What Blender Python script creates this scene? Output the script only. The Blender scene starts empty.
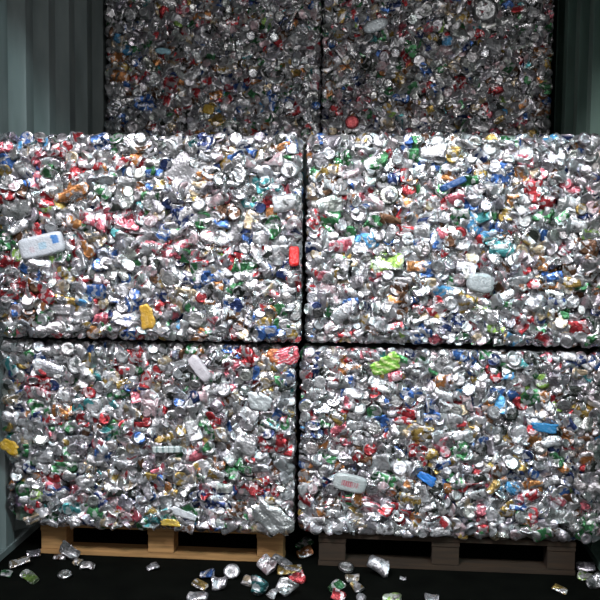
import bpy, math
import numpy as np
from mathutils import Matrix, Vector

rng = np.random.default_rng(11)
scene = bpy.context.scene
COL = scene.collection

# ------------------------------------------------------------------ camera
F_PX = 920.7
CAM = np.array([0.2796, -3.592, 1.3384])
YAW, PIT, ROL = 0.0827, 0.0755, 0.0098
Fw = np.array([-math.sin(YAW)*math.cos(PIT), math.cos(YAW)*math.cos(PIT), -math.sin(PIT)])
R0 = np.array([math.cos(YAW), math.sin(YAW), 0.0])
U0 = np.cross(R0, Fw)
Rt = math.cos(ROL)*R0 + math.sin(ROL)*U0
Up = -math.sin(ROL)*R0 + math.cos(ROL)*U0

def ray(px, py):
    return Fw + Rt*((px-300)/F_PX) + Up*((300-py)/F_PX)
def at(px, py, Y):
    d = ray(px, py); return CAM + d*((Y-CAM[1])/d[1])
def on_floor(px, py, z=0.0):
    d = ray(px, py); return CAM + d*((z-CAM[2])/d[2])
def px_size(p):
    return float(np.dot(np.asarray(p)-CAM, Fw))/F_PX
def project(P):
    P = np.asarray(P)-CAM; d = P@Fw
    return 300+F_PX*(P@Rt)/d, 300-F_PX*(P@Up)/d

cam_d = bpy.data.cameras.new('camera'); cam = bpy.data.objects.new('camera', cam_d)
COL.objects.link(cam)
cam_d.sensor_width = 36; cam_d.lens = F_PX/600*36
M = Matrix(((Rt[0], Up[0], -Fw[0], CAM[0]), (Rt[1], Up[1], -Fw[1], CAM[1]), (Rt[2], Up[2], -Fw[2], CAM[2]), (0, 0, 0, 1)))
cam.matrix_world = M
scene.camera = cam

# --------------------------------------------------------------- materials
def new_mat(name):
    m = bpy.data.materials.new(name); m.use_nodes = True
    nt = m.node_tree; return m, nt, nt.nodes['Principled BSDF']
def N(nt, t, **kw):
    n = nt.nodes.new(t)
    for k, v in kw.items(): setattr(n, k, v)
    return n

def scrap_material(name, patch=1.0):
    m, nt, b = new_mat(name)
    a = N(nt, 'ShaderNodeAttribute', attribute_name='Col')
    g = N(nt, 'ShaderNodeNewGeometry')
    # printed artwork: small patches of ink, bare metal and grime over the base tint
    vo = N(nt, 'ShaderNodeTexVoronoi'); vo.inputs['Scale'].default_value = 62
    wn = N(nt, 'ShaderNodeTexNoise'); wn.inputs['Scale'].default_value = 40
    va = N(nt, 'ShaderNodeVectorMath', operation='MULTIPLY_ADD'); va.inputs[1].default_value = (.03, .03, .03)
    nt.links.new(g.outputs['Position'], wn.inputs['Vector']); nt.links.new(wn.outputs['Color'], va.inputs[0])
    nt.links.new(g.outputs['Position'], va.inputs[2]); nt.links.new(va.outputs[0], vo.inputs['Vector'])
    sc = N(nt, 'ShaderNodeSeparateColor'); nt.links.new(vo.outputs['Color'], sc.inputs[0])
    bare = N(nt, 'ShaderNodeMath', operation='GREATER_THAN'); bare.inputs[1].default_value = .70
    nt.links.new(sc.outputs[0], bare.inputs[0])
    ink = N(nt, 'ShaderNodeMapRange'); ink.inputs[1].default_value = 0; ink.inputs[2].default_value = .75
    ink.inputs[3].default_value = 1-.62*patch; ink.inputs[4].default_value = 1.0
    nt.links.new(sc.outputs[1], ink.inputs[0])
    mul = N(nt, 'ShaderNodeVectorMath', operation='SCALE')
    nt.links.new(a.outputs['Color'], mul.inputs[0]); nt.links.new(ink.outputs[0], mul.inputs['Scale'])
    fb = N(nt, 'ShaderNodeMath', operation='MULTIPLY'); fb.inputs[1].default_value = .62*patch
    nt.links.new(bare.outputs[0], fb.inputs[0])
    mx = N(nt, 'ShaderNodeMix', data_type='RGBA'); mx.inputs['B'].default_value = (.64, .63, .655, 1)
    nt.links.new(fb.outputs[0], mx.inputs['Factor']); nt.links.new(mul.outputs[0], mx.inputs['A'])
    nt.links.new(mx.outputs['Result'], b.inputs['Base Color'])
    mm = N(nt, 'ShaderNodeMath', operation='MAXIMUM')
    nt.links.new(a.outputs['Alpha'], mm.inputs[0]); nt.links.new(fb.outputs[0], mm.inputs[1])
    nt.links.new(mm.outputs[0], b.inputs['Metallic'])
    n1 = N(nt, 'ShaderNodeTexNoise'); n1.inputs['Scale'].default_value = 120; n1.inputs['Detail'].default_value = 2
    nt.links.new(g.outputs['Position'], n1.inputs['Vector'])
    bp = N(nt, 'ShaderNodeBump'); bp.inputs['Strength'].default_value = 0.78; bp.inputs['Distance'].default_value = 0.004
    nt.links.new(n1.outputs['Fac'], bp.inputs['Height'])
    nt.links.new(bp.outputs['Normal'], b.inputs['Normal'])
    n2 = N(nt, 'ShaderNodeTexNoise'); n2.inputs['Scale'].default_value = 14
    nt.links.new(g.outputs['Position'], n2.inputs['Vector'])
    mr = N(nt, 'ShaderNodeMapRange'); mr.inputs[1].default_value = .3; mr.inputs[2].default_value = .7
    mr.inputs[3].default_value = .20; mr.inputs[4].default_value = .42
    nt.links.new(n2.outputs['Fac'], mr.inputs[0]); nt.links.new(mr.outputs[0], b.inputs['Roughness'])
    return m
SCRAP = scrap_material('printed_aluminium')
SHEET = scrap_material('crumpled_sheet_metal', .12)

def core_material():
    m, nt, b = new_mat('packed_scrap')
    g = N(nt, 'ShaderNodeNewGeometry')
    v = N(nt, 'ShaderNodeTexVoronoi'); v.inputs['Scale'].default_value = 26
    nt.links.new(g.outputs['Position'], v.inputs['Vector'])
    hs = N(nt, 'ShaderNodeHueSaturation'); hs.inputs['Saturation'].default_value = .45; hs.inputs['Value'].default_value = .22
    nt.links.new(v.outputs['Color'], hs.inputs['Color'])
    nt.links.new(hs.outputs['Color'], b.inputs['Base Color'])
    b.inputs['Metallic'].default_value = .6; b.inputs['Roughness'].default_value = .45
    bp = N(nt, 'ShaderNodeBump'); bp.inputs['Strength'].default_value = .9; bp.inputs['Distance'].default_value = .02
    nt.links.new(v.outputs['Distance'], bp.inputs['Height']); nt.links.new(bp.outputs['Normal'], b.inputs['Normal'])
    return m
CORE = core_material()

def paint(name, col, dirt, rough=.55):
    m, nt, b = new_mat(name)
    g = N(nt, 'ShaderNodeNewGeometry')
    n = N(nt, 'ShaderNodeTexNoise'); n.inputs['Scale'].default_value = 5; n.inputs['Detail'].default_value = 6
    mp = N(nt, 'ShaderNodeMapping'); mp.inputs['Scale'].default_value = (1.5, 1.5, .4)
    nt.links.new(g.outputs['Position'], mp.inputs['Vector']); nt.links.new(mp.outputs[0], n.inputs['Vector'])
    r = N(nt, 'ShaderNodeValToRGB')
    r.color_ramp.elements[0].position = .35; r.color_ramp.elements[0].color = (*dirt, 1)
    r.color_ramp.elements[1].position = .6; r.color_ramp.elements[1].color = (*col, 1)
    nt.links.new(n.outputs['Fac'], r.inputs['Fac']); nt.links.new(r.outputs['Color'], b.inputs['Base Color'])
    b.inputs['Roughness'].default_value = rough
    return m
WALL_L = paint('grey_container_paint', (.25, .295, .295), (.16, .195, .195))
WALL_R = paint('green_grey_container_paint', (.17, .27, .225), (.11, .18, .15))
ROOFM = paint('roof_paint', (.30, .33, .32), (.2, .22, .2))
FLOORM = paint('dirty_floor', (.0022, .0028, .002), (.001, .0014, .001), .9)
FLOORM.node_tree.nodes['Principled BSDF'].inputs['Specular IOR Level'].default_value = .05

def wood(name, col, dark):
    m, nt, b = new_mat(name)
    g = N(nt, 'ShaderNodeNewGeometry')
    mp = N(nt, 'ShaderNodeMapping'); mp.inputs['Scale'].default_value = (3, 14, 40)
    n = N(nt, 'ShaderNodeTexNoise'); n.inputs['Scale'].default_value = 2.2; n.inputs['Detail'].default_value = 7
    nt.links.new(g.outputs['Position'], mp.inputs['Vector']); nt.links.new(mp.outputs[0], n.inputs['Vector'])
    r = N(nt, 'ShaderNodeValToRGB')
    r.color_ramp.elements[0].position = .3; r.color_ramp.elements[0].color = (*dark, 1)
    r.color_ramp.elements[1].position = .7; r.color_ramp.elements[1].color = (*col, 1)
    nt.links.new(n.outputs['Fac'], r.inputs['Fac']); nt.links.new(r.outputs['Color'], b.inputs['Base Color'])
    b.inputs['Roughness'].default_value = .8
    return m
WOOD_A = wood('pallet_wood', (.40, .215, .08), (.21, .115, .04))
WOOD_B = wood('shaded_pallet_wood', (.034, .018, .0075), (.016, .009, .004))  # shade over the right pallet is put into its wood colour

# ------------------------------------------------------------ mesh helpers
def mesh_obj(name, V, Fc, mat, parent=None, loc=(0, 0, 0), col=None, smooth=None):
    me = bpy.data.meshes.new(name)
    V = np.asarray(V, np.float32)
    if isinstance(Fc, np.ndarray):      # all quads
        n = len(Fc)
        me.vertices.add(len(V)); me.vertices.foreach_set('co', V.ravel())
        me.loops.add(n*4); me.loops.foreach_set('vertex_index', Fc.astype(np.int32).ravel())
        me.polygons.add(n); me.polygons.foreach_set('loop_start', np.arange(0, 4*n, 4, dtype=np.int32))
        me.update(calc_edges=True)
    else:
        me.from_pydata(V.tolist(), [], Fc); me.update()
    if smooth is not None:
        me.polygons.foreach_set('use_smooth', np.broadcast_to(smooth, len(me.polygons)).astype(bool))
    if col is not None:
        a = me.color_attributes.new('Col', 'FLOAT_COLOR', 'POINT')
        a.data.foreach_set('color', np.asarray(col, np.float32).ravel())
    me.materials.append(mat)
    o = bpy.data.objects.new(name, me); COL.objects.link(o)
    o.location = tuple(float(t) for t in loc)
    if parent is not None: o.parent = parent
    return o
def empty(name, loc):
    o = bpy.data.objects.new(name, None); COL.objects.link(o); o.location = tuple(float(t) for t in loc)
    o.empty_display_size = .1
    return o
def tag(o, label=None, cat=None, group=None, kind=None):
    for k, v in (('label', label), ('category', cat), ('group', group), ('kind', kind)):
        if v: o[k] = v
    return o
def box_vf(x0, x1, y0, y1, z0, z1, b=.0):
    if b <= 0:
        V = [(x, y, z) for z in (z0, z1) for y in (y0, y1) for x in (x0, x1)]
        return V, [(0, 2, 3, 1), (4, 5, 7, 6), (0, 1, 5, 4), (2, 6, 7, 3), (0, 4, 6, 2), (1, 3, 7, 5)]
    import bmesh
    bm = bmesh.new(); V, Fc = box_vf(x0, x1, y0, y1, z0, z1)
    vs = [bm.verts.new(v) for v in V]
    for f in Fc: bm.faces.new([vs[i] for i in f])
    bmesh.ops.bevel(bm, geom=bm.edges[:], offset=b, segments=2, affect='EDGES')
    bm.verts.index_update()
    Vv = [tuple(v.co) for v in bm.verts]; Ff = [tuple(v.index for v in f.verts) for f in bm.faces]
    bm.free(); return Vv, Ff

# ---------------------------------------------------------- crushed cans
SEG = 16
PROF = np.array([  # radius, height of a drinks can, base to lid
    (.0005, .30), (.45, .26), (.66, .03), (.76, .0), (.86, .05), (1, .25), (1, .45), (1, .7), (1, .95), (1, 1.2),
    (1, 1.5), (1, 1.8), (1, 2.1), (1, 2.4), (1, 2.7), (1, 3.0), (.90, 3.28), (.84, 3.35), (.86, 3.42), (.80, 3.42),
    (.77, 3.27), (.70, 3.30), (.42, 3.30), (.0005, 3.30)])
NR = len(PROF)
th = np.linspace(0, 2*np.pi, SEG, endpoint=False)
_i = np.arange(NR-1)[:, None]*SEG; _j = np.arange(SEG)[None, :]
CANF = np.stack([_i+_j, _i+(_j+1) % SEG, _i+SEG+(_j+1) % SEG, _i+SEG+_j], -1).reshape(-1, 4)
NV = NR*SEG
RING = np.repeat(np.arange(NR), SEG)
BODY = (RING >= 5) & (RING <= 15)
tri = lambda x: 2*np.abs((x/np.pi) % 2-1)-1

def folds(P, amp, k, n=3):
    for _ in range(n):
        d = rng.normal(size=3); d /= np.linalg.norm(d)
        e = rng.normal(size=3); e /= np.linalg.norm(e)
        P = P + e*(amp*rng.uniform(.5, 1)*tri(P@d*k*rng.uniform(.7, 1.4)+rng.uniform(0, 6)))[:, None]
        k *= 1.5; amp *= .62
    return P

def can_shape(kind):
    """crushed can normalised to about +-1 in x and y, its broad side towards +z"""
    r, h = PROF[:, 0].copy(), PROF[:, 1].copy()
    if kind == 'disc':      # squashed end to end, lid or base outwards
        s = rng.uniform(.10, .3); bz = h.copy()
        m = (np.arange(NR) >= 5) & (np.arange(NR) <= 15)
        z = h*s; r2 = r.copy(); r2[m] += rng.uniform(-.12, .16, m.sum())
        tw = rng.uniform(-.5, .5)*h/3
        A = th[None, :]+tw[:, None]
        P = np.stack([r2[:, None]*np.cos(A), r2[:, None]*np.sin(A), np.broadcast_to(z[:, None], A.shape)], -1).reshape(-1, 3)
        P[:, 2] -= P[:, 2].max()*.5
        if rng.random() < .45: P[:, 2] *= -1; P[:, 0] *= -1
        sh = rng.uniform(-.5, .5, 2); P[:, 0] += sh[0]*P[:, 2]; P[:, 1] += sh[1]*P[:, 2]
        P = folds(P, .045, 2.2, 3)
        P[:, 0] *= rng.uniform(.8, 1.0); P[:, 1] *= rng.uniform(.72, 1.0)
    else:
        z = h-1.7
        A = np.broadcast_to(th[None, :], (NR, SEG))
        P = np.stack([np.broadcast_to(z[:, None]*.62, A.shape), r[:, None]*np.cos(A), r[:, None]*np.sin(A)], -1).reshape(-1, 3)
        t = P[:, 0]/1.06
        fl = rng.uniform(.22, .5)
        P[:, 2] *= fl+(1-fl)*.45*np.abs(t)**2
        P[:, 2] -= rng.uniform(.1, .5)*tri(t*rng.uniform(1.5, 3.2)+rng.uniform(0, 3))*.6
        P[:, 1] += rng.uniform(-.25, .25)*tri(t*rng.uniform(1.5, 3)+rng.uniform(0, 6))
        sc = 1+.3*rng.uniform(-1, 1)*t; P[:, 1] *= sc
        if kind == 'flat': P = folds(P, .13, 1.9, 3)
        else:
            P[:, 0] *= .85
            P = folds(P, .3, 1.9, 4)
        P[:, 2] *= .8
    P -= (P.max(0)+P.min(0))/2
    P[:, :2] /= np.abs(P[:, :2]).max(0)
    return P

PAL = {'r': (.50, .05, .06), 'k': (.56, .14, .18), 'o': (.52, .22, .08), 'y': (.46, .31, .09), 'g': (.06, .22, .09),
       'l': (.33, .55, .12), 't': (.09, .36, .38), 'b': (.06, .15, .42), 'a': (.10, .36, .66), 'n': (.03, .05, .15),
       'd': (.03, .035, .03), 'w': (.66, .66, .68), 's': (.76, .745, .775), 'p': (.60, .44, .47), 'c': (.55, .44, .30),
       'u': (.40, .41, .43), 'm': (.16, .08, .045)}
METAL = {'w': .5, 's': .86, 'd': .3, 'u': .4, 'p': .4, 'l': .35, 'a': .25, 'c': .6}
WORDS = {'r': 'red', 'k': 'pink-red', 'o': 'orange', 'y': 'golden yellow', 'g': 'green', 'l': 'lime green', 't': 'teal',
         'b': 'blue', 'a': 'bright blue', 'n': 'navy', 'd': 'blackened', 'w': 'white', 's': 'bare silver', 'p': 'pale pink',
         'c': 'tan', 'u': 'dull grey', 'm': 'brown'}
RK = list('srkoygltbandwpcum')
RW = np.array([.44, .05, .035, .035, .045, .055, .008, .018, .045, .01, .04, .07, .05, .05, .045, .07, .04]); RW /= RW.sum()

def can_color(key, kind, dedicated=False):
    """bare ends, printed body with a second tint running over part of it"""
    c = np.empty((NV, 4)); a = np.array(PAL['s'])*rng.uniform(.7, 1.05)*(1+rng.normal(0, .035, 3))
    c[:, :3] = a; c[:, 3] = METAL['s']
    if key != 's' or rng.random() < .25:
        k2 = 's' if key != 's' else RK[rng.choice(len(RK), p=RW)]
        k1 = key
        p = np.array(PAL[k1])*rng.uniform(.75, 1.2); m1 = METAL.get(k1, .6)
        q = np.array(PAL[k2])*rng.uniform(.8, 1.1); m2 = METAL.get(k2, .5)
        A = np.tile(th, NR); w = tri(A*rng.integers(1, 3)+RING*rng.uniform(-.5, .5)+rng.uniform(0, 6)) > (.55 if dedicated else .25)
        body = BODY | ((kind == 'disc') & (key not in 'sw'))
        c[body, :3] = p; c[body, 3] = m1
        sel = body & w & (RING < 18)
        c[sel, :3] = q; c[sel, 3] = m2
        if dedicated and key not in 's':
            c[~body, :3] = p*.6+a*.4 if key in 'wlpcu' else p
            c[~body, 3] = m1
    c[:, :3] = np.clip(c[:, :3], 0, .95)
    return c

def frame_from(n, ang):
    n = n/np.linalg.norm(n)
    x = np.cross(np.array([0, 0, 1.]) if abs(n[2]) < .9 else np.array([0, 1., 0]), n); x /= np.linalg.norm(x)
    y = np.cross(n, x)
    ca, sa = math.cos(ang), math.sin(ang)
    return np.stack([ca*x+sa*y, -sa*x+ca*y, n])     # rows: local axes

def make_can(kind, key, center, normal, ang, rx, ry, rz, dedicated=False):
    P = can_shape(kind)*np.array([rx, ry, rz])
    B = frame_from(normal, ang)
    return dict(v=P@B, c=can_color(key, kind, dedicated), p=np.asarray(center, float), sm=(kind == 'disc') or rng.random() < .45,
                key=key, kind=kind, size=rx*ry)

# ---- crumpled sheets: cartons, film, flattened lids and torn metal
def sheet(name, parent, base, center, normal, ang, rx, ry, col, metal=.1, power=3., amp=.1, n=18, mat=None, sag=None, paint_fn=None):
    u = np.linspace(-1, 1, n); X, Y = np.meshgrid(u, u)
    X, Y = X.ravel(), Y.ravel()
    if power < 8:    # square grid -> superellipse outline
        L = np.maximum((np.abs(X)**power+np.abs(Y)**power)**(1/power), 1e-6)
        s = np.maximum(np.abs(X), np.abs(Y))/L; Xs, Ys = X*s, Y*s
    else: Xs, Ys = X, Y
    P = np.stack([Xs, Ys, np.zeros_like(X)], -1)
    if amp > 0: P = folds(P, amp, 1.9, 4)
    if amp > .07:
        P = folds(P, amp*.28, 5, 5)
        A = np.arctan2(Y, X); wob = 1+.10*np.sin(2*A+rng.uniform(0, 6))+.10*tri(3*A+rng.uniform(0, 6))+.08*tri(7*A+rng.uniform(0, 6))
        P[:, :2] *= wob[:, None]
    e = np.maximum(np.abs(X), np.abs(Y)); P[:, 2] -= (.10 if amp > .07 else .2)*e**10
    P = P*np.array([rx, ry, (rx+ry)/2])
    B = frame_from(np.asarray(normal, float), ang)
    top = P@B
    thick = .0035
    bot = (P-np.array([0, 0, thick]))@B
    if sag is not None:
        for T in (top, bot): T[:, 1] += sag*np.clip(-T[:, 2]/ry, 0, 1)**2
    V = np.concatenate([top, bot]); m = n*n
    i, j = np.meshgrid(np.arange(n-1), np.arange(n-1), indexing='ij'); q = (i*n+j).ravel()
    F1 = np.stack([q, q+1, q+n+1, q+n], -1); F2 = F1[:, ::-1]+m
    ed = list(range(n-1))+[k*n+n-1 for k in range(n-1)]+[n*n-1-k for k in range(n-1)]+[(n-1-k)*n for k in range(n-1)]
    ed = np.array(ed); nx = np.roll(ed, -1)
    F3 = np.stack([nx, ed, ed+m, nx+m], -1)
    C = np.empty((2*m, 4)); C[:, :3] = col; C[:, 3] = metal
    if paint_fn is not None:
        for k in (0, m): C[k:k+m] = paint_fn(X, Y, C[k:k+m])
    loc = np.asarray(center, float)-base
    return mesh_obj(name, V, np.concatenate([F1, F2, F3]), mat or SHEET, parent, loc, C, smooth=(amp < .06))

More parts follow.
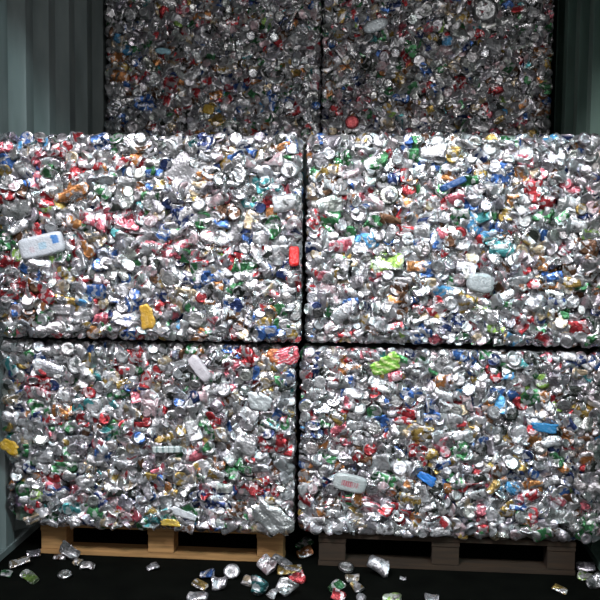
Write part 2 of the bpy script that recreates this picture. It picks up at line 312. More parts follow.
# ---- colour spots noted on the bale faces: x y rx ry colour
SPOTS = """
3 163 5 8 b/36 158 5 6 k/53 152 8 5 r/48 171 6 6 g/90 165 13 5 r/77 175 5 6 r/74 194 16 8 o/103 168 5 4 o/20 172 6 6 s/8 180 6 6 s
90 178 7 7 s/29 183 4 4 b/5 195 5 3 r/48 204 7 4 r/100 190 5 5 g/106 200 4 5 g/20 212 14 10 s/68 215 12 8 s/97 221 12 9 k/37 230 5 7 r
70 225 6 3 o/10 233 6 3 r/95 237 8 5 c/105 142 5 4 b/115 143 4 4 g/125 145 7 7 s/170 148 8 8 s/192 148 6 6 s/207 145 5 7 n
106 157 8 6 s/125 160 6 3 r/137 165 5 4 r/117 173 7 6 b/131 171 5 4 w/128 183 9 6 s/142 176 5 5 s/153 173 6 4 b/155 187 8 4 b
142 190 4 3 o/127 200 8 7 s/190 167 4 3 o/200 185 7 4 c/128 222 11 8 k/107 220 8 7 k/150 219 6 3 p/182 215 8 6 n/165 234 6 4 b
152 235 5 4 w/172 226 6 4 s/191 236 7 6 s/204 221 6 7 g/208 156 8 5 s/218 157 5 4 p/238 160 9 4 b/230 149 8 3 c/252 151 5 4 b/283 147 7 4 o
294 146 4 6 b/273 159 11 7 p/290 168 9 8 w/235 175 13 11 s/240 189 10 9 s/208 179 5 3 o/257 186 4 7 t/269 187 11 5 t/258 198 5 4 g
267 200 5 4 r/285 203 11 8 w/251 206 5 3 t/225 210 8 6 m/250 220 5 8 c/271 228 5 10 g/210 237 8 6 s/222 239 7 6 w/245 238 4 3 b/260 237 6 6 w
5 243 5 8 g/8 262 7 6 r/75 248 4 9 r/87 250 4 9 o/38 264 8 5 s/65 256 6 6 g/83 262 4 3 w/30 281 8 3 o/24 286 6 4 r/44 294 12 6 r/14 296 5 3 r
60 286 10 6 c/66 300 12 4 y/95 291 10 7 b/60 309 12 5 s/17 312 4 4 b/102 318 7 6 k/45 317 6 4 g/28 320 8 6 m/50 328 12 6 s/75 325 9 6 d/83 316 8 4 w
107 326 4 4 g/12 325 6 4 w/114 253 4 4 b/153 260 4 3 d/163 246 4 3 k/174 252 7 4 k/184 246 4 3 k/186 256 5 6 g/115 265 9 6 s/202 263 8 3 r/207 276 4 5 b
170 281 9 9 s/183 295 8 7 c/189 282 5 4 n/142 284 6 3 r/122 292 7 6 s/133 300 6 6 b/160 307 5 4 r/195 306 3 4 g/125 318 12 6 s/198 320 7 8 s
230 256 4 7 r/208 252 8 6 s/243 267 9 7 g/245 276 5 4 w/280 255 8 9 u/211 277 8 5 b/218 286 5 4 o/279 273 8 5 n/298 282 4 7 r/268 292 7 3 c
258 294 5 4 s/210 303 5 3 o/280 310 6 6 g/284 326 6 3 g/262 322 6 3 y/253 317 5 5 b/268 331 10 5 b/230 310 6 4 b/235 335 4 3 r/298 316 5 5 s
335 147 4 4 w/342 160 9 8 g/322 162 8 9 s/333 170 6 5 y/331 185 9 6 m/342 185 6 5 w/350 172 8 7 p/375 162 12 8 g/386 155 6 4 r/398 159 6 6 w
370 174 6 4 d/395 178 7 6 n/405 176 5 6 r/389 195 9 9 s/403 201 6 4 o/402 209 4 3 b/328 205 10 7 s/330 218 10 6 g/316 217 4 7 r/359 215 8 7 s
373 222 8 6 g/367 238 6 5 a/390 220 10 5 m/370 204 6 5 p/312 190 4 6 c/413 154 5 5 g/435 150 12 8 w/452 155 5 5 y/489 150 6 5 w/435 169 4 4 b
447 179 5 3 o/410 185 4 5 o/426 178 8 6 s/455 199 9 6 k/444 205 5 6 r/437 215 12 6 u/460 216 8 7 g/473 208 4 3 b/470 223 3 4 a/425 222 7 4 n
422 231 7 6 w/408 239 6 5 w/408 229 6 3 r/442 233 5 5 k/473 192 8 8 s/495 192 8 7 s/500 180 8 6 b/505 167 6 5 b/488 234 7 4 a/507 215 4 6 y
472 180 6 4 g/513 155 6 6 s/525 154 7 8 w/529 164 4 4 k/545 158 5 6 s/557 155 10 10 s/596 162 6 8 s/579 167 10 6 s/519 174 4 3 o/513 195 6 4 o
534 192 8 10 r/544 202 8 7 r/524 199 6 5 s/571 190 8 5 k/570 203 7 7 s/523 220 7 6 w/541 216 10 6 g/575 226 9 7 s/323 243 6 5 w/337 246 8 6 k
357 249 6 6 w/352 262 5 4 c/387 262 15 8 l/340 268 7 3 d/325 277 8 6 s/343 276 5 4 d/375 278 9 4 k/388 281 6 4 w/400 287 7 5 m/396 298 7 5 o
347 292 9 6 s/366 290 6 6 w/350 301 8 2 b/323 300 4 8 s/332 292 4 6 p/345 311 12 7 u/382 308 10 8 s/345 334 6 2 r/373 333 6 4 m/330 327 5 5 p
422 250 7 8 s/428 270 5 7 b/421 265 4 3 o/425 281 5 2 o/410 276 7 5 w/443 270 7 4 s/466 268 10 8 s/472 258 6 4 c/490 240 7 4 t/500 250 10 7 t
466 300 8 6 y/476 307 6 3 l/500 305 10 5 g/420 290 7 6 s/404 294 5 6 m/415 300 4 3 b/418 308 5 3 r/488 317 9 7 s/455 322 8 5 n/433 322 8 4 w
425 332 7 4 b/536 249 6 4 c/516 259 10 4 s/554 277 7 6 b/542 267 4 4 o/568 270 6 6 m/570 283 9 6 y/550 287 8 3 o/590 270 9 10 s/588 246 6 6 m
572 302 6 6 s/556 303 8 6 n/577 328 10 8 r/524 320 6 5 r/560 315 7 4 g/560 328 8 5 c/596 300 5 5 s/597 313 4 4 n/518 281 9 6 u
27 357 5 5 g/25 364 5 4 y/10 346 6 5 u/50 368 14 8 s/60 357 4 3 w/77 365 8 7 w/100 360 8 8 s/92 367 3 7 y/25 380 6 6 k/45 382 6 5 r/40 393 10 6 k
15 397 8 4 c/66 396 6 6 w/62 413 8 6 o/56 421 7 4 r/37 417 6 5 n/102 418 7 5 r/38 405 7 4 g/10 417 8 6 s/85 423 5 3 r/95 405 7 7 w/105 435 6 5 t
60 427 8 3 g/87 390 6 3 r/28 425 8 6 u/123 356 6 6 w/136 357 7 6 r/125 370 5 4 r/125 383 7 4 y/137 388 9 3 b/146 375 3 2 r/158 378 3 2 r/160 346 8 5 d
178 365 9 4 w/164 362 5 5 c/175 355 4 4 k/196 347 9 5 g/195 342 7 3 o/183 378 6 5 d/170 377 5 4 d/120 393 6 4 g/150 405 8 8 p/118 427 9 6 g
137 424 10 3 r/135 438 7 3 r/163 440 8 4 y/180 430 3 5 y/116 413 7 4 w/193 405 6 4 w/195 430 7 9 w/175 441 7 4 d/204 420 4 6 g/158 422 6 4 w
216 345 6 3 w/228 347 4 3 b/225 355 8 5 s/247 353 8 8 r/268 358 6 5 o/258 365 8 3 c/233 370 4 4 k/246 374 6 5 s/267 376 6 6 c/256 373 3 6 b
250 415 8 7 w/215 420 6 3 r/222 436 6 5 c/207 427 4 6 g/215 390 8 5 w/275 445 12 7 r/290 385 8 5 d/302 374 7 4 r/272 424 5 5 g/262 390 6 3 y
320 382 6 5 w/325 394 9 5 w/343 361 4 6 o/367 355 4 4 k/318 361 5 5 n/355 368 7 5 s/348 388 3 6 b/380 386 8 5 w/352 399 6 4 k/373 393 5 6 r
359 408 6 6 w/340 417 6 4 y/355 425 8 5 w/383 422 6 4 b/402 421 8 4 r/340 432 9 7 k/312 427 6 6 n/320 424 4 4 g/357 439 6 5 w/322 408 8 6 s
408 396 5 5 b/395 375 6 5 k/413 370 7 7 s/443 365 8 8 w/458 379 6 5 w/460 360 3 3 y/468 354 7 5 b/475 365 7 5 s/478 386 7 5 s/445 383 5 4 o
460 394 4 5 a/466 397 4 4 p/445 396 8 5 w/430 405 4 7 b/430 416 9 4 b/408 413 9 5 r/447 408 7 3 w/455 418 6 5 w/420 430 12 6 y/462 424 5 3 r
472 429 6 3 y/456 436 7 5 w/448 442 6 4 k/487 407 5 3 o/500 405 6 8 a/478 420 6 4 w/508 358 9 4 w/502 364 7 3 g/535 360 9 7 d/508 375 5 4 a
542 357 4 3 k/545 368 6 6 s/557 380 9 7 s/568 353 7 4 w/578 372 8 4 c/596 359 5 4 b/575 395 11 4 d/542 396 5 5 o/559 397 4 5 m/530 399 8 5 g
520 432 7 6 w/568 433 5 4 o/532 440 5 6 o/580 408 9 3 y/594 395 6 6 s/24 452 5 4 g/45 455 10 6 u/20 473 5 5 w/52 478 9 4 r/65 465 8 4 g
50 491 5 4 b/38 496 6 5 l/26 492 4 4 g/39 504 3 2 r/30 509 5 3 r/35 518 9 4 c/103 455 7 6 b/62 507 10 4 t/75 510 6 4 t/75 521 6 3 u/50 523 8 3 u
75 458 6 4 s/88 466 4 4 c/90 482 5 5 w/197 453 10 6 k/176 460 5 3 c/197 470 4 4 o/120 465 8 6 u/157 470 5 3 k/133 493 4 4 d/173 492 5 4 y
183 494 5 6 d/190 478 5 4 c/122 516 12 6 k/128 508 6 3 r/158 518 8 4 t/195 513 7 6 g/197 495 6 5 n/220 465 6 5 o/240 468 11 5 g/250 459 5 3 r
246 445 10 8 w/208 470 5 6 w/262 468 8 4 s/264 480 6 4 r/258 492 6 3 r/215 500 12 6 n/235 512 8 6 m/272 500 6 4 y/222 523 5 4 g/213 484 8 3 w
290 494 6 6 u/339 440 6 3 k/312 447 6 5 s/333 452 5 3 w/330 458 8 3 g/315 457 6 4 s/347 459 6 4 s/325 470 6 5 s/365 458 6 6 m/337 466 4 3 o
307 486 5 4 w/307 497 4 4 r/318 511 5 5 o/330 507 10 4 m/347 499 5 4 r/372 506 9 5 k/340 526 8 5 w/315 522 10 5 w/360 524 7 4 c/385 528 8 5 w
405 495 5 4 y/380 462 9 8 u/390 479 8 3 g/418 454 8 5 r/431 453 6 5 y/441 465 5 2 n/448 490 4 4 o/475 478 6 4 d/490 470 7 3 m/425 505 10 8 d
407 499 7 4 y/405 512 5 3 r/482 517 5 5 k/483 528 5 4 r/463 536 4 3 y/423 532 6 5 w/490 514 7 6 w/460 450 8 5 g/507 458 4 3 w/440 531 9 4 w
515 474 8 5 n/512 487 6 5 a/528 494 3 3 r/517 506 7 3 b/508 511 6 4 y/540 455 6 5 m/568 478 6 7 n/545 515 6 4 n/535 484 6 4 o/585 460 4 4 o
560 462 4 5 g/550 531 8 4 m/590 525 6 5 g
107 33 5 5 m/121 42 4 5 c/118 59 6 6 o/121 78 8 7 o/109 89 7 6 u/122 93 4 5 s/115 106 7 5 s/112 125 7 6 s/133 127 6 5 s/135 83 4 6 r/154 80 7 6 s
170 83 8 4 r/168 94 4 6 r/147 104 7 4 b/154 117 4 4 s/170 128 3 3 c/130 15 5 6 s/183 10 6 4 k/205 16 6 3 o/150 56 5 4 c/207 81 5 4 r/112 13 5 4 s
233 23 6 3 r/240 50 4 4 s/223 70 5 4 y/228 80 6 4 n/301 76 4 3 o/273 98 4 3 b/285 101 3 3 b/313 97 6 6 s/308 15 8 6 p/302 40 6 6 u/310 54 4 4 s
285 23 5 3 n/217 123 5 4 y/404 33 5 5 k/382 41 4 4 g/397 43 4 4 w/362 42 5 4 s/413 46 8 6 g/352 70 4 4 s/371 81 4 4 w/364 90 7 5 p/370 65 4 7 d
392 72 4 6 u/400 80 5 5 y/419 62 6 5 s/425 72 4 3 b/421 86 6 4 r/438 75 4 5 s/440 100 4 5 s/400 98 5 4 b/365 101 4 3 k/335 113 5 4 r/335 125 6 4 u
386 121 7 5 c/405 110 8 6 m/375 11 4 5 c/363 19 4 4 b/425 10 7 7 s/395 5 8 3 n/330 88 4 6 o/345 4 5 3 k/412 20 5 5 s/431 30 6 4 k/485 12 11 9 w
461 19 5 5 y/507 5 5 4 b/510 24 4 4 w/533 14 5 4 w/543 18 5 4 w/534 38 5 5 s/463 40 6 4 s/472 57 5 5 w/525 45 6 4 s/541 50 7 3 o/480 33 4 4 r
494 46 8 6 u/445 50 5 4 p/450 65 6 3 c/495 90 8 6 r/493 73 4 4 w/458 85 5 4 r/510 92 6 5 u/544 90 6 4 g/540 110 5 6 m/520 124 3 4 k/482 91 5 4 w
527 96 5 4 s/450 128 5 3 w/445 9 5 5 c
"""
SP = []
for ln in SPOTS.strip().splitlines():
    for s in ln.split('/'):
        a = s.split(); SP.append((float(a[0]), float(a[1]), float(a[2]), float(a[3]), a[4]))

# ------------------------------------------------------------------- bales
YU = 1.19
BALES = [  # key, x0, x1, y0, y1, z0, z1
    ('LL', -1.212, -.028, -.05, 1.75, .137, .896),
    ('LR', -.018, 1.165, -.02, 1.75, .137, .889),
    ('ML', -1.212, -.005, -.09, 1.75, .903, 1.700),
    ('MR', .001, 1.178, -.03, 1.75, .899, 1.705),
    ('UL', -1.150, -.021, YU, 2.95, 1.730, 2.575),
    ('UR', -.019, 1.145, YU, 2.95, 1.730, 2.575)]
BL = {
    'LL': 'lower bale of crushed cans on the lighter pallet beside the left container wall',
    'LR': 'lower bale of crushed cans on the dark pallet, lime green can near its top',
    'ML': 'bale of crushed cans with a flattened white printed carton near its left edge',
    'MR': 'bale of crushed cans with a square grey-white sheet and teal cans in its face',
    'UL': 'shadowed rear bale of crushed cans beside the left corrugated wall',
    'UR': 'shadowed rear bale of crushed cans with a smooth grey oval plate in its face'}

def rounded_front(x, z, B, rad=.026):
    """point and outward normal on the bale's front, rolled over at its edges"""
    _, x0, x1, y0, y1, z0, z1 = B
    dx = max(0, rad-(x-x0))-max(0, rad-(x1-x)); dz = max(0, rad-(z-z0))-max(0, rad-(z1-z))
    q = min(math.hypot(dx, dz)/rad, 1)
    y = y0+rad*(1-math.sqrt(max(0, 1-q*q)))
    n = np.array([-dx/rad, -math.sqrt(max(.02, 1-q*q)), -dz/rad])
    return np.array([x, y, z]), n/np.linalg.norm(n)

def inside(p, B, m=0):
    return B[1]-m <= p[0] <= B[2]+m and B[5]-m <= p[2] <= B[6]+m

def tilt(n, s):
    n = n+rng.normal(size=3)*s; return n/np.linalg.norm(n)

def spot_key(px, py):
    best = None
    for (x, y, rx, ry, k) in SP:
        d = ((px-x)/(rx+2))**2+((py-y)/(ry+2))**2
        if d < 1.1: best = k
    return best

# fixed holes where the special pieces sit: px, py, rx, ry
HOLES = [(40, 246, 25, 14), (481, 283, 15, 11), (376, 25, 12, 7), (163, 51, 8, 4), (285, 356, 14, 10), (386, 365, 14, 10),
         (199, 369, 10, 14), (258, 402, 13, 9), (147, 317, 8, 12), (545, 428, 13, 5), (453, 184, 13, 5), (352, 122, 7, 6),
         (350, 486, 15, 11), (178, 318, 16, 7), (294, 256, 5, 9), (427, 479, 9, 6), (208, 109, 6, 5), (180, 172, 17, 20),
         (318, 313, 5, 5), (167, 450, 15, 4), (170, 524, 9, 4)]
def in_hole(px, py, s=1.0):
    return any(((px-a)/(c*s))**2+((py-b)/(d*s))**2 < 1 for a, b, c, d in HOLES)

ROOTS = {}
for B in BALES:
    key, x0, x1, y0, y1, z0, z1 = B
    base = np.array([(x0+x1)/2, (y0+y1)/2, z0])
    root = empty('can_bale', base); ROOTS[key] = (root, base, B)
    tag(root, BL[key], 'bale', 'stacked bales of crushed drinks cans')
    # dense core: a lumpy rounded block
    nx, nz, ny = 44, 32, 46
    def grid(a0, a1, b0, b1, n, m, fn):
        A, Bb = np.meshgrid(np.linspace(a0, a1, n), np.linspace(b0, b1, m), indexing='ij')
        V = fn(A.ravel(), Bb.ravel()); i, j = np.meshgrid(np.arange(n-1), np.arange(m-1), indexing='ij'); q = (i*m+j).ravel()
        return V, np.stack([q, q+m, q+m+1, q+1], -1)
    g = .032
    X0, X1, Y0, Y1, Z0, Z1 = x0+g, x1-g, y0+g+.004, y1, z0+.004, z1-g*.6
    parts = [grid(X0, X1, Z0, Z1, nx, nz, lambda a, b: np.stack([a, a*0+Y0, b], -1)),
             grid(X0, X1, Z0, Z1, nx, nz, lambda a, b: np.stack([a, a*0+Y1, b], -1)),
             grid(Y0, Y1, Z0, Z1, ny, nz, lambda a, b: np.stack([a*0+X0, a, b], -1)),
             grid(Y0, Y1, Z0, Z1, ny, nz, lambda a, b: np.stack([a*0+X1, a, b], -1)),
             grid(X0, X1, Y0, Y1, nx, ny, lambda a, b: np.stack([a, b, a*0+Z1], -1)),
             grid(X0, X1, Y0, Y1, nx, ny, lambda a, b: np.stack([a, b, a*0+Z0], -1))]
    VV, FF, o = [], [], 0
    for k, (V, Fq) in enumerate(parts):
        W = V.copy()
        s = np.sin(V[:, 0]*91+1)*np.sin(V[:, 1]*83+2)*np.sin(V[:, 2]*97)+.6*np.sin(V[:, 0]*143+V[:, 2]*60)*np.sin(V[:, 1]*120+V[:, 2]*151)
        c = np.array([(X0+X1)/2, (Y0+Y1)/2, (Z0+Z1)/2]); d = V-c; d /= np.linalg.norm(d, axis=1)[:, None]
        W -= d*(.006+.006*s)[:, None]
        W[:, 2] = np.maximum(W[:, 2], Z0)
        VV.append(W); FF.append(Fq+o); o += len(V)
    mesh_obj('packed_scrap', np.concatenate(VV)-base, np.concatenate(FF), CORE, root, smooth=False)

    cans_loose, cans_ded = [], []
    def clamp(c):
        v, p = c['v'], c['p']
        fr = 1 if p[1] < y0+.03 else 0
        up = fr*rng.uniform(0, .016)*(key[0] == 'M'); dn = fr*rng.uniform(0, .014 if key == 'LL' else .004)*(key[0] == 'L')
        for ax, lo, hi in ((0, x0-fr*.002, x1+fr*.002), (2, z0-dn, z1+up)):
            p[ax] = max(p[ax], lo-v[:, ax].min()+.002); p[ax] = min(p[ax], hi-v[:, ax].max()-.002)
        return c
    def add(center, n, layer, force=None, sz=1.0):
        px, py = project(center)
        k = None
        if layer == 1:
            if in_hole(px, py, .8): return
            k = spot_key(px, py)
            if k is not None and rng.random() > .8: k = None
        kk = k or RK[rng.choice(len(RK), p=RW)]
        t = rng.random()
        kind = 'disc' if t < .44 else ('flat' if t < .78 else 'crumple')
        R = rng.uniform(.024, .032)*sz
        if kind == 'disc': r = (R, R, R*rng.uniform(.6, 1.1)); ang = rng.uniform(0, 6.28); nn = tilt(n, .28)
        elif kind == 'flat': r = (R*1.35, R*.9, R*.9); ang = rng.normal(0, .8); nn = tilt(n, .3)
        else: r = (R*1.1, R*.9, R*1.0); ang = rng.uniform(0, 6.28); nn = tilt(n, .5)
        cans_loose.append(clamp(make_can(kind, kk, center.copy(), nn, ang, *r)))
    # front: two staggered layers
    for layer, sp, dep in ((2, .046, .026), (1, .038, .0)):
        rows = int((z1-z0)/(sp*.87))
        for a in range(rows+1):
            for b in range(int((x1-x0)/sp)+1):
                x = x0+.012+(b+.5*(a % 2))*sp+rng.normal(0, sp*.2); z = z0+.014+a*(z1-z0-.028)/rows+rng.normal(0, sp*.16)
                if not (x0+.006 < x < x1-.006): continue
                z = min(max(z, z0+.012), z1-.012)
                if key == 'LL':     # worn lower left corner
                    e = max(0, .34-(z-z0))/.34
                    if x < x0+.15*e**1.2: continue
                p, n = rounded_front(x, z, B)
                p = p-n*dep; p[1] += rng.uniform(-.012, .012)
                add(p, n, layer)
    # rolled sides and top, just as far back as the gaps let one see
    sp = .046
    for side, xs in ((-1, x0+.02), (1, x1-.02)):
        far = .16
        if key == 'LL' and side < 0: far = .3
        for yy in np.arange(y0+.05, y0+far, sp):
            for zz in np.arange(z0+.03, z1-.02, sp):
                add(np.array([xs, yy+rng.normal(0, .008), zz+rng.normal(0, .01)]), np.array([side, -.15, 0.]), 3)
    if key in ('ML', 'MR'):
        for yy in np.arange(y0+.06, y0+.30, sp):
            for xx in np.arange(x0+.03, x1-.02, sp):
                add(np.array([xx+rng.normal(0, .01), yy, z1-.012+rng.uniform(-.008, .008)]), np.array([0, -.1, 1.]), 3)
    # dedicated cans noted from the bale's face
    for (px, py, rx, ry, k) in SP:
        Yp = y0 if key[0] != 'U' else YU
        if (py < 134) != (key[0] == 'U'): continue
        p = at(px, py, Yp)
        if key[0] != 'U':
            own = None
            for K in BALES[:4]:
                if inside(p, K, .012): own = K[0]
            if own != key: continue
        elif not ((p[0] < -.02) == (key == 'UL')): continue
        if in_hole(px, py, .75): continue
        x = min(max(p[0], x0+.015), x1-.015); z = min(max(p[2], z0+.015), z1-.015)
        pp, n = rounded_front(x, z, B)
        s = px_size(pp)
        roundish = rx/ry < 1.25 and ry/rx < 1.25
        if k in 'sw' and roundish and rx >= 4 and rng.random() < .8: kind = 'disc'
        elif rx >= 8: kind = 'crumple'
        else: kind = 'flat' if rng.random() < .6 else 'crumple'
        a, b = max(rx, 3.4)*s*1.18, max(ry, 3.)*s*1.18
        ang = rng.normal(0, .18) if kind != 'disc' else rng.uniform(0, 6)
        if a >= b:
            lo = (a, b, min(a, b)*.85)
        else:
            lo = (b, a, min(a, b)*.85); ang += math.pi/2
        if kind == 'disc': lo = (max(a, b),)*2+(max(a, b)*.7,)
        pp = pp+n*.010
        cans_ded.append(clamp(make_can(kind, k, pp, tilt(n, .12 if kind == 'disc' else .18), ang, *lo, dedicated=True)))
    nsp = 0
    cans_ded.sort(key=lambda c: -c['size'])
    keep, rest = cans_ded[:100], cans_ded[100:]
    front = [c for c in cans_loose if c['p'][1] < y0+.012 and c['p'][2] > z0+.04]
    front.sort(key=lambda c: -c['size'])
    for c in front[:100-len(keep)]: keep.append(c); c['used'] = True
    rest += [c for c in cans_loose if 'used' not in c]
    for c in keep:
        o = mesh_obj('crushed_can', c['v'], CANF, SCRAP, root, c['p']-base, c['c'], smooth=c['sm'])
        tag(o, ('%s %s can' % (WORDS[c['key']], {'disc': 'can squashed flat end to end,', 'flat': 'side-flattened', 'crumple': 'crumpled'}[c['kind']])).replace(', can', ''))
    n = len(rest)
    V = np.concatenate([c['v']+(c['p']-base) for c in rest]); C = np.concatenate([c['c'] for c in rest])
    Fq = (CANF[None]+(np.arange(n)*NV)[:, None, None]).reshape(-1, 4)
    o = mesh_obj('crushed_can', V, Fq, SCRAP, root, (0, 0, 0), C, smooth=np.repeat([c['sm'] for c in rest], len(CANF)))
    tag(o, 'mass of mostly silver crushed cans filling the bale', kind='stuff')

# ---- larger odd pieces caught in the bales
def piece(key, name, px, py, rx, ry, deg, col, label, metal=.1, out=.02, **kw):
    root, base, B = ROOTS[key]
    p = at(px, py, B[3]-out); s = px_size(p)
    o = sheet(name, root, base, p, tilt(np.array([0, -1., 0]), .06), math.radians(deg), rx*s, ry*s, col, metal, **kw)
    tag(o, label); return o
def carton(X, Y, C):
    C[(X > .55) & (X < .85) & (Y > -.1) & (Y < .75), :3] = (.06, .22, .55)
    C[(np.abs(X-.1) < .18) & (Y > -.35) & (Y < .25), :3] = (.42, .58, .70)
    C[(np.abs(X+.35) < .10) & (Y > -.45) & (Y < .1), :3] = (.62, .55, .60)
    return C
piece('ML', 'flattened_carton', 40, 246, 24, 11, 13, (.60, .63, .68), 'flattened white carton with a blue square', out=.035, power=6, amp=.035, n=30, paint_fn=carton)
piece('MR', 'flattened_sheet', 481, 283, 14, 10, -8, (.46, .49, .51), 'square grey-white dented sheet', .35, out=.035, power=3.5, amp=.06)
piece('UR', 'oval_plate', 376, 25, 13, 6, 22, (.62, .68, .72), 'smooth grey oval plate', .2, out=.04, power=2.3, amp=.01)
piece('UL', 'oval_plate', 163, 51, 8, 3.4, -6, (.35, .60, .72), 'small pale blue oval plate', .2, out=.035, power=2.3, amp=.02)
def pinkish(X, Y, C):
    C[np.abs(tri(X*4-Y*5+np.sin(Y*5))) < .22, :3] = (.66, .50, .52); C[X < -.55, :3] = (.50, .16, .06); return C
piece('LL', 'crumpled_sheet', 285, 356, 14, 10, 8, (.58, .09, .12), 'large crumpled pink-red sheet', .45, out=.02, power=3, amp=.22, n=26, paint_fn=pinkish)
def lime(X, Y, C):
    C[(np.abs(tri(X*5+Y*3)) < .35), :3] = (.70, .80, .35); return C
piece('LR', 'crumpled_sheet', 386, 365, 14, 10, 22, (.22, .50, .06), 'crumpled lime green sheet', .4, out=.02, power=3, amp=.22, n=26, paint_fn=lime)
piece('LL', 'flattened_bottle', 199, 369, 15, 6.5, -52, (.60, .56, .60), 'flattened whitish plastic bottle', .05, out=.035, power=3.5, amp=.05)
piece('LL', 'crumpled_sheet', 259, 402, 13, 8, -20, (.62, .66, .68), 'grey-white crumpled foil sheet', .5, out=.03, power=3, amp=.12)
piece('ML', 'torn_sheet', 147, 317, 7, 11, 6, (.62, .36, .05), 'torn golden orange sheet', .25, out=.03, power=5, amp=.10)
piece('LR', 'crumpled_sheet', 545, 428, 13, 4.5, -4, (.04, .24, .50), 'bright blue folded sheet', .2, out=.03, power=6, amp=.08)
piece('MR', 'folded_strip', 453, 184, 14, 3.6, 24, (.03, .09, .25), 'navy blue folded strip', .3, out=.035, power=6, amp=.03)
piece('UR', 'can_lid', 352, 122, 7, 6.5, 0, (.55, .08, .09), 'round red can end', .4, out=.035, power=2.0, amp=.03)
def barcode(X, Y, C):
    s = (np.abs(Y+.05) < .32) & (X > -.5) & (X < .55)
    C[s, :3] = (.45, .40, .40); C[s & (np.sin(X*46) > -.1), :3] = (.42, .12, .15); return C
piece('LR', 'flattened_carton', 350, 484, 17, 9, -12, (.44, .48, .48), 'pale carton with a red barcode-like print', .1, out=.035, power=4, amp=.04, n=44, paint_fn=barcode)
piece('ML', 'crumpled_sheet', 294, 256, 5, 10, 0, (.72, .02, .02), 'bright red folded sheet', .2, out=.03, power=5, amp=.06)
piece('LR', 'crumpled_sheet', 427, 479, 9, 5, -28, (.03, .20, .62), 'bright blue folded sheet', .2, out=.03, power=4, amp=.1)
piece('UL', 'torn_sheet', 208, 109, 6, 4.6, -15, (.55, .36, .06), 'torn golden yellow sheet', .2, out=.035, power=4, amp=.05)
piece('ML', 'plastic_film', 180, 172, 17, 19, -30, (.42, .41, .43), 'crinkled milky plastic film', .6, out=.012, power=3, amp=.2, n=30)
piece('MR', 'torn_sheet', 318, 313, 5, 5, 10, (.02, .02, .02), 'small black torn piece', .1, out=.035, power=6, amp=.04)
def barred(X, Y, C):
    C[(np.sin(X*16) > .55), :3] = (.22, .30, .30); return C
piece('LL', 'flattened_sheet', 167, 450, 15, 3.6, 2, (.60, .66, .66), 'pale grey-green strip', .2, out=.035, power=7, amp=.02, n=30, paint_fn=barred)
piece('LL', 'torn_sheet', 170, 523, 9, 3.6, 0, (.62, .42, .06), 'golden yellow torn sheet hanging at the bottom edge', .35, out=.03, power=4, amp=.08)
piece('LL', 'torn_sheet', 9, 447, 10, 6, -22, (.60, .36, .03), 'orange-yellow torn sheet sticking out at the left edge', .2, out=.05, power=4, amp=.12)
piece('LL', 'plastic_film', 183, 514, 12, 4, -18, (.70, .72, .76), 'whitish film strip', .3, out=.03, power=4, amp=.1)
piece('LL', 'plastic_film', 270, 519, 21, 12, -40, (.74, .77, .78), 'silvery crumpled film sagging over the pallet end', .85, out=.045, power=3, amp=.17, n=30)
# green and white can caught lying on its side, still nearly round
root, base, B = ROOTS['ML']
p = at(178, 318, -.05)
rr = PROF[:, 0]*.021; hh = (PROF[:, 1]-1.7)*.031
P = np.stack([np.repeat(hh, SEG), np.outer(rr, np.cos(th)).ravel(), np.outer(rr, np.sin(th)).ravel()*.7], -1)
P = folds(P/.03, .05, 2.5, 3)*.03
C = np.empty((NV, 4)); C[:] = (.80, .82, .82, .6)
A = np.tile(th, NR); C[BODY & (np.abs(tri(A*1.5+.4)) > .45)] = (.02, .25, .09, .4)
tag(mesh_obj('crushed_can', P@frame_from(np.array([0, -1., 0]), .02), CANF, SCRAP, root, p-base, C, smooth=True), 'dented green and white can lying on its side')

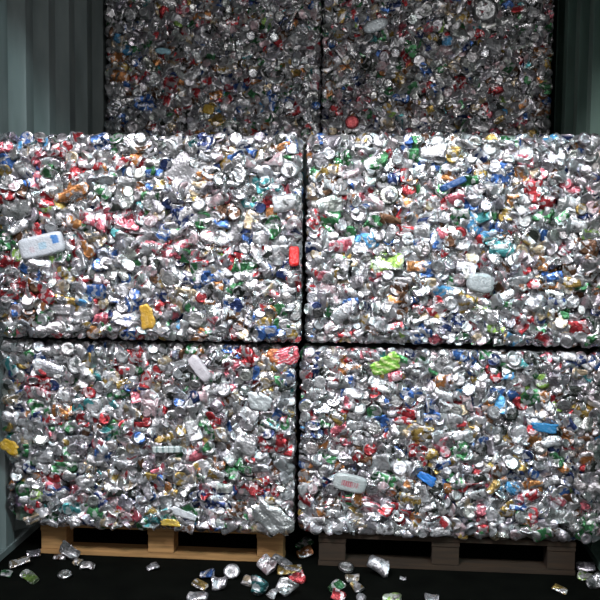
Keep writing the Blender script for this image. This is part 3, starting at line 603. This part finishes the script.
# ----------------------------------------------------------- loose cans
LOOSE = [ # px, py (where it touches), half-length px, half-width px, deg, colour, kind, label
 (33, 557, 7, 4.0, 10, 's', 'flat', 'flattened silver can by the wall, left of the lighter pallet'),
 (18, 569, 10, 5.0, 22, 'c', 'flat', 'tan flattened can lying against the foot of the left wall'),
 (4, 578, 6, 4.0, 0, 'g', 'crumple', 'green crumpled can on the floor at the far left corner'),
 (28, 583, 12, 4.5, -14, 'l', 'flat', 'long silver and lime can on the floor below the tan one'),
 (63, 580, 7, 4.5, 5, 's', 'disc', 'squashed silver can disc on the floor before the lighter pallet'),
 (71, 556, 6, 9.0, 60, 's', 'crumple', 'upright crumpled silver can leaning before the lighter pallet'),
 (58, 561, 6, 3.5, 0, 'm', 'flat', 'small brownish flat can beside the upright silver one'),
 (76, 567, 4, 4.0, -40, 'c', 'flat', 'small tan can touching a silver one before the lighter pallet'),
 (86, 571, 7, 4.0, -8, 's', 'crumple', 'silver crumpled can right of the small tan can'),
 (151, 572, 6, 3.5, 25, 's', 'flat', 'single bent silver can on the bare floor before the pallet middle'),
 (206, 580, 7, 4.5, 20, 'b', 'flat', 'blue and silver can in the cluster before the lighter pallet'),
 (199, 591, 8, 4.0, -35, 'y', 'flat', 'yellowish thin can at the left of the front cluster'),
 (218, 592, 8, 6.0, 0, 's', 'crumple', 'crumpled silver can with dark folds in the front cluster'),
 (231, 580, 8, 6.0, 10, 'w', 'disc', 'round whitish can end at the right of the front cluster'),
 (196, 602, 10, 5.0, 0, 'u', 'flat', 'pale grey can cut off by the bottom edge, left cluster'),
 (247, 588, 5, 5.0, 60, 'c', 'crumple', 'cream can leaning on the teal one'),
 (257, 598, 8, 8.0, 70, 't', 'crumple', 'teal crumpled can near the bottom of the middle heap'),
 (266, 575, 9, 7.0, -30, 'p', 'crumple', 'silver and pinkish can at the left of the middle heap'),
 (283, 563, 11, 4.5, -45, 'u', 'flat', 'dark silver-green flat can leaning toward the lighter pallet'),
 (304, 551, 8, 5.0, 45, 'g', 'flat', 'green flat can in the dark gap between the pallets'),
 (304, 559, 8, 5.0, 30, 'o', 'flat', 'orange-brown can in the gap between the pallets'),
 (289, 576, 12, 5.0, 6, 'y', 'flat', 'yellow can on top of the middle heap'),
 (297, 585, 8, 5.5, 20, 'r', 'crumple', 'red can just below the yellow one'),
 (286, 598, 9, 8.0, 60, 's', 'crumple', 'crumpled silver can at the foot of the middle heap'),
 (272, 600, 5, 4.0, 60, 'w', 'flat', 'small white can left of the heap foot'),
 (346, 573, 8, 5.0, -20, 's', 'disc', 'silver can end with red edge below the dark pallet corner'),
 (352, 584, 7, 4.5, -10, 'c', 'crumple', 'cream and gold can under the silver can end'),
 (336, 594, 8, 5.0, 35, 'g', 'flat', 'dark green can beside the red one at the bottom edge'),
 (338, 603, 5, 6.0, 70, 'r', 'crumple', 'red can at the bottom edge beside the dark green one'),
 (356, 593, 7, 4.5, -50, 's', 'flat', 'thin silver can below the cream and gold can'),
 (361, 603, 5, 4.0, 0, 'w', 'disc', 'small white can end at the bottom edge'),
 (378, 578, 11, 8.0, -8, 's', 'crumple', 'large crumpled silver can with a torn edge before the dark pallet'),
 (392, 604, 9, 5.0, 0, 'l', 'flat', 'greenish-yellow can cut off by the bottom edge'),
 (432, 603, 7, 4.0, 0, 'u', 'flat', 'pale grey-green can at the bottom edge before the dark pallet'),
 (403, 582, 3, 2.0, 0, 'u', 'flat', 'tiny grey scrap can before the dark pallet'),
 (561, 595, 7, 3.5, -30, 'y', 'flat', 'dull yellow can in the shadow before the dark pallet end'),
 (590, 572, 9, 5.0, 0, 's', 'flat', 'silver can on top of the heap at the right edge'),
 (586, 581, 8, 5.0, -20, 'l', 'crumple', 'silver-green can in the middle of the right edge heap'),
 (597, 590, 9, 6.0, 20, 's', 'crumple', 'crumpled silver can at the foot of the right edge heap'),
]
for (px, py, a, b, deg, k, kind, lab) in LOOSE:
    p = on_floor(px, py)
    s = px_size(p)
    a2, b2 = a*s*1.05, b*s*1.05
    h = max(min(b*s*1.0, .03), .010)
    # lies on the floor, its broad side turned up and a little forwards
    nrm = np.array([rng.normal(0, .1), -.55 if b < 5.5 else -1.3, 1.0])
    c = make_can(kind, k, p, nrm, math.radians(deg), a2, b2*1.25, h, dedicated=(k != 's'))
    c['c'][:, :3] *= .5; c['c'][:, 3] = np.maximum(c['c'][:, 3], .5)  # colours dimmed to stand in for the weak light near the floor
    v = c['v']
    v = v-np.array([0, 0, v[:, 2].min()])
    p = p+np.array([0, .02, 0.001])
    if p[0]+v[:, 0].min() < -1.165: p[0] = -1.165-v[:, 0].min()
    if p[0]+v[:, 0].max() > 1.165: p[0] = 1.165-v[:, 0].max()
    # keep clear of the pallets
    for (xa, xb) in ((-1.085, -.075), (.06, 1.08)):
        if p[0]+v[:, 0].max() > xa and p[0]+v[:, 0].min() < xb and p[1]+v[:, 1].max() > -.004: p[1] = -.006-v[:, 1].max()
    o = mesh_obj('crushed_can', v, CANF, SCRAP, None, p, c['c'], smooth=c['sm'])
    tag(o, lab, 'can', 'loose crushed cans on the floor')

# --------------------------------------------------------------- pallets
def pallet(x0, x1, y0, mat, label, rot=0.0):
    w = x1-x0; D = 1.2
    root = empty('wooden_pallet', ((x0+x1)/2, y0, 0)); root.rotation_euler = (0, 0, rot)
    tag(root, label, 'pallet', 'wooden pallets under the bales')
    def bx(name, a0, a1, b0, b1, c0, c1):
        V, Fc = box_vf(a0, a1, b0, b1, c0, c1, .002)
        mesh_obj(name, V, Fc, mat, root)
    hw = w/2; bw = .11
    t = .020; top = .1345
    for k in range(5):
        yc = .05+k*(D-.1)/4
        bx('deck_board', -hw, hw, yc-.05, yc+.05, top-t, top)
    for xc in (-hw+bw/2, 0, hw-bw/2):
        bx('cross_board', xc-bw/2, xc+bw/2, .002, D-.002, top-2*t, top-t-.0003)
        for yc in (.05, D/2, D-.05):
            bx('block', xc-bw/2+.002, xc+bw/2-.002, yc-.045, yc+.045, t+.0003, top-2*t-.0003)
    for yc in (.05, D/2, D-.05):
        bx('bottom_board', -hw, hw, yc-.05, yc+.05, 0, t)
    return root
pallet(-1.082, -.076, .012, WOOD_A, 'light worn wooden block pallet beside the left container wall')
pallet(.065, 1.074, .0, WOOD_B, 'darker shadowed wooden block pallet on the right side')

# ------------------------------------------------------------- container
YM, YB, H = -.62, 3.05, 2.69
def corrugated(name, X, sgn, mat, phase):
    per, dep = .278, .062
    prof = []
    y = YM-per
    k = 0
    while y < YB+per:
        for f, d in ((0, 0), (.30, 0), (.50, 1), (.74, 1)):
            prof.append((y+phase+f*per, X+sgn*dep*d))
        y += per
    prof = [(min(max(a, YM), YB), b) for a, b in prof]
    V, Fc = [], []
    for a, b in prof: V += [(b, a, 0), (b, a, H)]
    for i in range(len(prof)-1):
        q = (2*i, 2*i+2, 2*i+3, 2*i+1); Fc.append(q if sgn > 0 else q[::-1])
    o = mesh_obj(name, V, Fc, mat); tag(o, kind='structure'); return o
corrugated('wall_left', -1.216, -1, WALL_L, .05)
corrugated('wall_right', 1.188, 1, WALL_R, .02)
def slab(name, *a, mat=None):
    V, Fc = box_vf(*a); o = mesh_obj(name, V, Fc, mat); tag(o, kind='structure'); return o
slab('floor', -1.28, 1.28, YM-.6, YB+.05, -.05, 0, mat=FLOORM)
slab('ceiling', -1.28, 1.28, YM, YB+.05, H, H+.03, mat=ROOFM)
slab('wall_back', -1.28, 1.28, YB, YB+.05, 0, H, mat=ROOFM)
slab('trim_1', -1.262, -1.208, YM, YB, 0.0005, .028, mat=WALL_L)
slab('trim_2', 1.182, 1.225, YM, YB, 0.0005, .028, mat=WALL_R)

# ---------------------------------------------------------------- light
w = bpy.data.worlds.new('world'); scene.world = w; w.use_nodes = True
nt = w.node_tree; bg = nt.nodes['Background']
tc = N(nt, 'ShaderNodeTexCoord'); sx = N(nt, 'ShaderNodeSeparateXYZ')
nt.links.new(tc.outputs['Generated'], sx.inputs[0])
cr = N(nt, 'ShaderNodeValToRGB'); mr = N(nt, 'ShaderNodeMapRange')
mr.inputs[1].default_value = -1; mr.inputs[2].default_value = 1
nt.links.new(sx.outputs['Z'], mr.inputs[0]); nt.links.new(mr.outputs[0], cr.inputs['Fac'])
E = cr.color_ramp.elements
E[0].position = 0; E[0].color = (.03, .032, .03, 1)
E[1].position = 1; E[1].color = (.6, .61, .63, 1)
for pos, c in ((.47, (.05, .055, .05)), (.52, (.14, .15, .145)), (.60, (.16, .17, .165)), (.68, (.62, .62, .65))):
    e = E.new(pos); e.color = (*c, 1)
nt.links.new(cr.outputs['Color'], bg.inputs['Color'])
bg.inputs['Strength'].default_value = .78

def area(name, loc, target, sx_, sy_, power, col, spread=math.pi):
    l = bpy.data.lights.new(name, 'AREA'); l.shape = 'RECTANGLE'; l.size = sx_; l.size_y = sy_
    l.energy = power; l.color = col; l.spread = spread
    o = bpy.data.objects.new(name, l); COL.objects.link(o); o.location = loc
    o.rotation_euler = (Vector(target)-Vector(loc)).to_track_quat('-Z', 'Y').to_euler()
    return o
area('sky_opening_light', (-1.5, -4.3, 5.3), (-.35, 0, 1.45), 1.5, 1.0, 54, (1, .96, 1.0), math.radians(62))
area('side_sky_light', (2.2, -4.4, 5.2), (.55, 0, 1.45), 1.0, .8, 25, (.70, .98, 1.0), math.radians(62))

area('upper_glint_fill', (1.3, -6.0, 1.9), (.3, 1.2, 2.1), .7, .5, 9, (1, .98, .97), math.radians(60))  # added fill for glints on the upper bales, no lamp stands there
scene.view_settings.view_transform = 'Standard'
scene.view_settings.look = 'None'
scene.view_settings.exposure = 0
